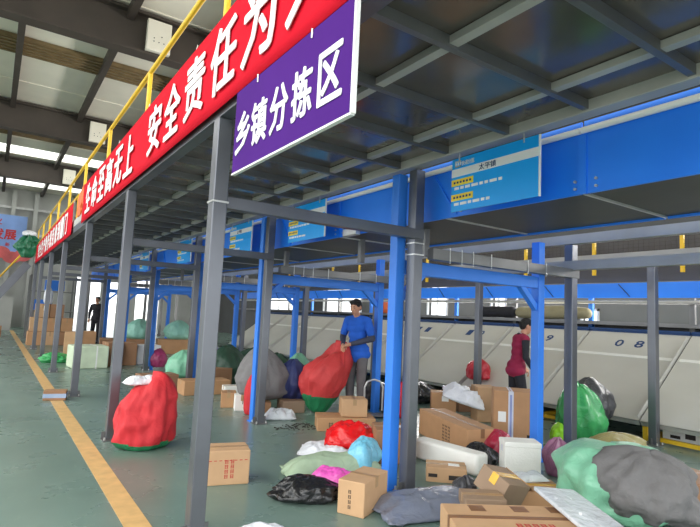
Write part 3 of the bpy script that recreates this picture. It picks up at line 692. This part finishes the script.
# --- middle, behind the long carton
carton('kraft carton beneath the crumpled white bag behind the long carton', (5.75, 5.85, 0), (.36, .34, .38), -40, 1, sticker=[('front', .02, .3, .1, .08)])
carton('dark kraft carton by the grey chute post, behind the white bag', (6.55, 6.15, 0), (.34, .3, .37), -25, 3)
carton('upright kraft carton next to the tall carton with white tape', (6.2, 5.45, 0), (.3, .34, .5), -30, 0)
put_pillow('white_film_bag', 'crumpled white plastic bag on the heap behind the long carton', 'bag', (5.85, 5.55, .3), .62, .42, .16, 68, s_white, -40, (14, 16), wr=.4)
put_sack('dark_grey_bag', 'dark grey bag on the floor behind the first blue portal leg', 'bag', (5.3, 6.9, 0), .3, .28, .4, 69, s_dgrey, wr=.1)
put_sack('red_bag', 'small red bag behind the second blue portal frame leg', 'bag', (5.12, 6.1, 0), .14, .14, .5, 70, s_red, wr=.12)
put_sack('black_bag', 'black bag slumped under the chute toe behind the heap', 'bag', (6.3, 7.1, 0), .4, .3, .36, 71, s_black, wr=.12)
put_sack('orange_bundle', 'orange bundle on the machine behind the man in blue', 'bundle', (9.42, 11.8, 1.56), .2, .35, .4, 72, s_orange, wr=.1)
# --- far left piles
o = thing('wrapped_bale', 'pale green wrapped bale beneath the mezzanine by the third front post', 'bale', (1.95, 13.45, 0), 4)
MB().bx(-.37, .37, -.35, .35, 0, .5, .03).build('bale_body', s_cream, o); MB().bx(.1, .13, -.352, .352, 0, .502).build('seam', stick, o)
carton('tall kraft carton left of the pale green bale', (1.75, 15.1, 0), (.26, .5, .72), -6, 0); carton('kraft carton behind the pale green bale', (2.3, 16.4, 0), (.42, .5, .68), 0, 1)
carton('brown carton right of the pale green bale, first of two', (2.52, 13.75, 0), (.34, .5, .56), 6, 3); carton('brown carton second to the right of the pale green bale', (2.93, 13.95, 0), (.32, .5, .54), -4, 3)
carton('pale carton wrapped in white film behind the red sack', (3.42, 14.3, 0), (.6, .5, .46), 8, s_white)
carton('long brown carton laid across the far stack of parcels', (3.6, 17.6, 0), (1.5, .7, .42), -8, 3); carton('second long brown carton across the far stack', (5.0, 17.2, 0), (1.1, .7, .44), -8, 1)
put_sack('mint_sack', 'mint green sack behind the post gap right of the red sack', 'sack', (3.5, 11.3, 0.0), .34, .3, .56, 73, s_mint, wr=.08)
put_sack('magenta_sack', 'dark magenta sack beside the mint green sack', 'sack', (3.35, 12.75, .06), .2, .2, .42, 74, sackm('dark_magenta', (150, 50, 96), .45), wr=.08)
put_sack('pale_mint_sack', 'pale mint sack standing on the long brown cartons', 'sack', (3.95, 17.6, .42), .4, .32, .62, 75, s_mint2, wr=.08)
put_sack('pale_mint_sack', 'second pale mint sack standing on the far long carton', 'sack', (5.1, 17.3, .44), .4, .32, .6, 76, s_mint2, wr=.08)
put_sack('navy_sack', 'navy sack behind the first front post at the chute foot', 'sack', (5.1, 14.6, 0), .36, .32, .66, 77, s_navy, wr=.08)
carton('kraft carton below the far navy sack', (4.95, 13.9, 0), (.6, .4, .3), 0, 0)
for i, (x, y, s_, h, lab) in enumerate(((4.0, 10.2, .36, .72, 'dark green sack between first front post and second blue leg'), (4.75, 10.6, .42, .66, 'second dark green sack, right of the narrow blue leg'), (4.6, 9.2, .34, .5, 'third dark green sack, low behind the grey sack'))):
    put_sack('dark_green_sack', lab, 'sack', (x, y, 0), s_, s_*.9, h, 80+i, s_dgreen, group='dark green sacks', wr=.13)
carton('brown carton under the dark green sacks', (3.75, 9.9, 0), (.4, .34, .34), 10, 3); carton('white carton near the dark green sacks', (3.45, 8.45, 0), (.28, .26, .2), -10, foam)
put_sack('green_net', 'small heap of bright green netting by the fourth front post', 'netting', (1.45, 14.7, 0), .34, .25, .22, 84, s_film_green, wr=.2, prof=[(0, 0), (0, .9), (.4, 1), (.8, .6), (1, .3), (1, 0)])
put_sack('dark_net', 'dark netting heap beside the bright green netting', 'netting', (1.95, 15.0, 0), .22, .2, .22, 85, s_dgreen, wr=.2)
k = 0
for (x, z, w_) in ((-.45, 0, .42), (0, 0, .44), (.46, 0, .42), (-.4, .46, .42), (.06, .46, .44), (.48, .46, .36), (-.28, .92, .4), (.15, .92, .42)):
    carton('kraft carton in the far stack at the end of the ochre line, %s level, %s' % (('bottom', 'middle', 'top')[int(z/.45)], ('first', 'second', 'third')[k if k < 3 else (k-3 if k < 6 else k-6)]), (1.75+x, 20.6+.02*k, z), (w_, .5, .45), 0, (1, 0, 3, 0, 1)[k % 5], group='far stack of cartons', along='y'); k += 1
put_sack('white_sack', 'tall white sack standing on the far stack of cartons', 'sack', (1.6, 20.55, 1.38), .13, .12, .6, 86, s_white, wr=.08)
for i, (x, y, w_) in enumerate(((.2, 25, .5), (-.4, 25.6, .5), (-.3, 24.2, .4))):
    carton('orange brown carton on the open floor by the far screen, %s of three' % ORD[i], (x, y, 0), (w_, .4, .42), 10*i, 1, group='cartons by the far screen')
for i, (x, y, z) in enumerate(((1.7, 24.5, 1.1), (2.4, 25, .3), (2.1, 24.4, 1.9))):
    tag(MB().bx(x-.35, x+.35, y, y+.3, z, z+.42, .02).build('blue_crate', bluep), 'blue plastic crate on the far racking, %s level' % ('middle', 'bottom', 'top')[i], 'crate', 'blue crates on the far racking')
rk = thing('storage_rack', 'dark steel racking far beneath the mezzanine end', 'rack', (2.05, 24.65, 0))
for x in (-.8, .8):
    for y in (-.25, .65): MB().bx(x-.03, x+.03, y-.03, y+.03, 0, 2.5).build('upright', steel_d, rk)
for z in (.27, 1.07, 1.87): MB().bx(-.8, .8, -.25, .65, z-.03, z).build('shelf', steel_d, rk)

# ================================================================== PEOPLE
def person(label, loc, rz, lean, head_nod, elbowR, handR, elbowL, handL, top, legs, sleeves, style='tee', stride=0.0, scale=1.0, head_turn=0):
    """x: to the person's own right is +x, y: forward, z: up"""
    o = thing('person', label, 'person', loc, rz); o.scale = (scale,)*3
    piv = Vector((0, 0, .93)); RM = Matrix.Rotation(R(-lean), 3, 'X')
    U = lambda p: RM @ (Vector(p)-piv) + piv
    nb = Vector((0, .01, 1.43)); HM = RM @ Matrix.Rotation(R(-head_nod), 3, 'X') @ Matrix.Rotation(R(head_turn), 3, 'Z')
    Hd = lambda p: U(nb) + HM @ (Vector(p)-nb)
    def eul(M): return M.to_euler()
    arms = {}
    for sx, el, ha in ((1, elbowR, handR), (-1, elbowL, handL)): arms[sx] = (U((sx*.185, 0, 1.375)), U(el), U(ha))
    lg = {sx: (Vector((sx*.09, 0, .9)), Vector((sx*.1, .035+sx*stride*.5, .48)), Vector((sx*.11, sx*stride, .085))) for sx in (1, -1)}
    b = MB()
    def torso(b, g, z0=.86):
        for z, rx, ry, y in ((.88, .15, .105, -.01), (.96, .148, .1, 0), (1.06, .135, .092, .005), (1.16, .145, .1, .005), (1.27, .16, .108, .0), (1.35, .16, .1, -.005)):
            if z >= z0: b.ball(U((0, y, z)), (rx+g, ry+g, .085+g), 20, eul(RM))
        b.limb([U((-.15, 0, 1.38)), U((0, 0, 1.4)), U((.15, 0, 1.38))], [.058+g, .062+g, .058+g])
    torso(b, 0)
    b.limb([U((0, -.005, 1.4)), Hd((0, .015, 1.5))], [.058, .052])
    b.ball(Hd((0, .01, 1.605)), (.074, .092, .1), 20, eul(HM)); b.ball(Hd((0, .04, 1.545)), (.058, .062, .066), 16, eul(HM)); b.ball(Hd((0, .075, 1.505)), (.028, .025, .022), 12)
    b.limb([Hd((0, .098, 1.61)), Hd((0, .122, 1.575))], [.009, .015], 10); b.ball(Hd((.012, .108, 1.57)), .011, 8); b.ball(Hd((-.012, .108, 1.57)), .011, 8)
    for sx in (1, -1):
        b.ball(Hd((sx*.078, -.005, 1.59)), (.011, .02, .033), 12, eul(HM)); b.ball(Hd((sx*.032, .085, 1.628)), (.022, .014, .008), 10, eul(HM))
        b.ball(Hd((sx*.04, .07, 1.575)), (.02, .025, .02), 10)
    b.ball(Hd((0, .098, 1.537)), (.022, .01, .006), 10, eul(HM)); b.ball(Hd((0, .096, 1.526)), (.019, .01, .007), 10, eul(HM))
    for sx in (1, -1):
        s_, e, h = arms[sx]; b.limb([s_, e, h], [.05, .038, .026])
        d = (h-e).normalized(); side = d.cross(Vector((0, 0, 1)));  side = side.normalized() if side.length > .05 else Vector((1, 0, 0)); up = side.cross(d).normalized()
        b.limb([h, h+d*.05], [.027, .03]); b.ball(h+d*.06, .031, 12)
        for k, (off, ln) in enumerate(((-.027, .062), (-.009, .072), (.01, .067), (.028, .052))):
            r0 = h+d*.075+side*off; a1 = r0+d*ln*.5-up*.004; a2 = a1+d*ln*.35-up*ln*.35; a3 = a2+d*ln*.05-up*ln*.3
            b.limb([h+d*.03+side*off*.6, r0, a1, a2, a3], [.012, .0095, .0088, .008, .007], 8)
        tr = h+d*.025+side*(-.025)*sx; t1 = tr+d*.035-side*.025*sx-up*.015; t2 = t1+d*.03-up*.015; b.limb([tr, t1, t2], [.013, .011, .009], 8)
        hp, kn, an = lg[sx]; b.limb([hp, kn, an], [.082, .056, .038]); b.limb([an, an+Vector((0, .02, -.045))], [.038, .036])
        b.limb([an+Vector((0, -.04, -.05)), an+Vector((0, .14, -.058))], [.033, .028])
    link('body', remesh(b, .0065, 3), skin, o, True)
    # clothes
    b = MB(); torso(b, .016, .88); b.ball(U((0, -.004, .95)), (.19, .14, .11), 20); b.ball(U((0, -.004, .87)), (.212, .148, .11), 20)
    if style == 'tee':
        for sx in (1, -1): s_, e, h = arms[sx]; b.limb([s_, s_.lerp(e, .72)], [.066, .062])
        b.ball(U((0, -.005, .83)), (.168, .126, .1), 20)
    else:
        for sx in (1, -1): b.ball(arms[sx][0], .066)
        b.ball(U((0, -.005, .89)), (.174, .132, .11), 20)
    link('shirt' if style == 'tee' else 'vest', remesh(b, .011, 3), top, o, True)
    b = MB(); b.cyl(U((0, -.004, 1.425)), U((0, .0, 1.452)), .072, .066, 20); b.build('collar', top if style == 'tee' else blackcl, o, True)
    if style != 'tee': MB().cyl(U((0, -.004, 1.44)), U((0, 0, 1.447)), .07, .069, 20).build('collar_stripe', stick, o)
    b = MB()
    for sx in (1, -1):
        s_, e, h = arms[sx]
        b2 = MB(); st = 0.66 if style == 'tee' else 0.02
        b2.limb([s_.lerp(e, st), e, e.lerp(h, .93)], [.052 if style == 'tee' else .062, .05, .036]); link('sleeve', remesh(b2, .009, 3), sleeves, o, True)
    b.free if False else None
    b = MB(); b.ball((0, -.005, .9), (.162, .118, .09), 20)
    for sx in (1, -1): hp, kn, an = lg[sx]; b.limb([hp, kn, an+Vector((0, 0, .0))], [.094, .072, .06])
    link('trousers', remesh(b, .011, 3), legs, o, True)
    for sx in (1, -1):
        an = lg[sx][2]; b = MB(); b.limb([an+Vector((0, -.045, -.04)), an+Vector((0, .05, -.035)), an+Vector((0, .155, -.05))], [.044, .044, .034]); b.box(an+Vector((0, .05, -.078)), (.08, .27, .014)); link('shoe', remesh(b, .01, 2), blackcl, o, True)
    b = MB(); b.ball(Hd((0, -.012, 1.64)), (.084, .098, .083), 24, eul(HM)); b.ball(Hd((0, -.04, 1.6)), (.08, .078, .085), 20, eul(HM)); b.ball(Hd((.02, .05, 1.69)), (.055, .045, .03), 14, eul(HM)); b.ball(Hd((-.025, .05, 1.688)), (.05, .045, .03), 14, eul(HM))
    hm = remesh(b, .009, 1)
    for v in hm.vertices: v.co += v.normal*.006*noise.noise(v.co*60)
    link('hair', hm, hairm, o, True)
    for sx in (1, -1):
        MB().ball(Hd((sx*.031, .0905, 1.606)), (.012, .006, .005), 10, eul(HM)).build('eye', eyem, o, True)
        MB().ball(Hd((sx*.033, .097, 1.634)), (.02, .005, .0045), 10, eul(HM)).build('eyebrow', hairm, o, True)
    MB().ball(Hd((0, .1055, 1.5325)), (.02, .003, .0025), 10, eul(HM)).build('mouth', mat('lips', srgb(150, 84, 78), .5), o, True)
    return o
pm = person('person in royal blue shirt and grey trousers standing with a red sack', (4.74, 6.69, 0), 112, 5, 16, (.26, .03, 1.12), (.1, .26, 1.03), (-.27, .02, 1.12), (-.04, .27, 1.05), tshirt, trous, armsl, 'tee')
MB().ball((-.06, .118, 1.3), (.018, .006, .016), 12).build('chest_emblem', stick, pm)
person('person in maroon vest and black sleeves bent over the chute', (6.27, 4.93, 0), -120, 9, 16, (.25, .02, 1.1), (.22, .2, .92), (-.25, .04, 1.12), (-.2, .22, .94), vestm, blackcl, blackcl, 'vest', .08, .9)
person('person in dark clothes standing far off beneath the mezzanine', (3.3, 21.5, 0), 150, 2, 5, (.26, .0, 1.12), (.24, .08, .9), (-.26, 0, 1.12), (-.24, .08, .9), blackcl, blackcl, blackcl, 'tee')
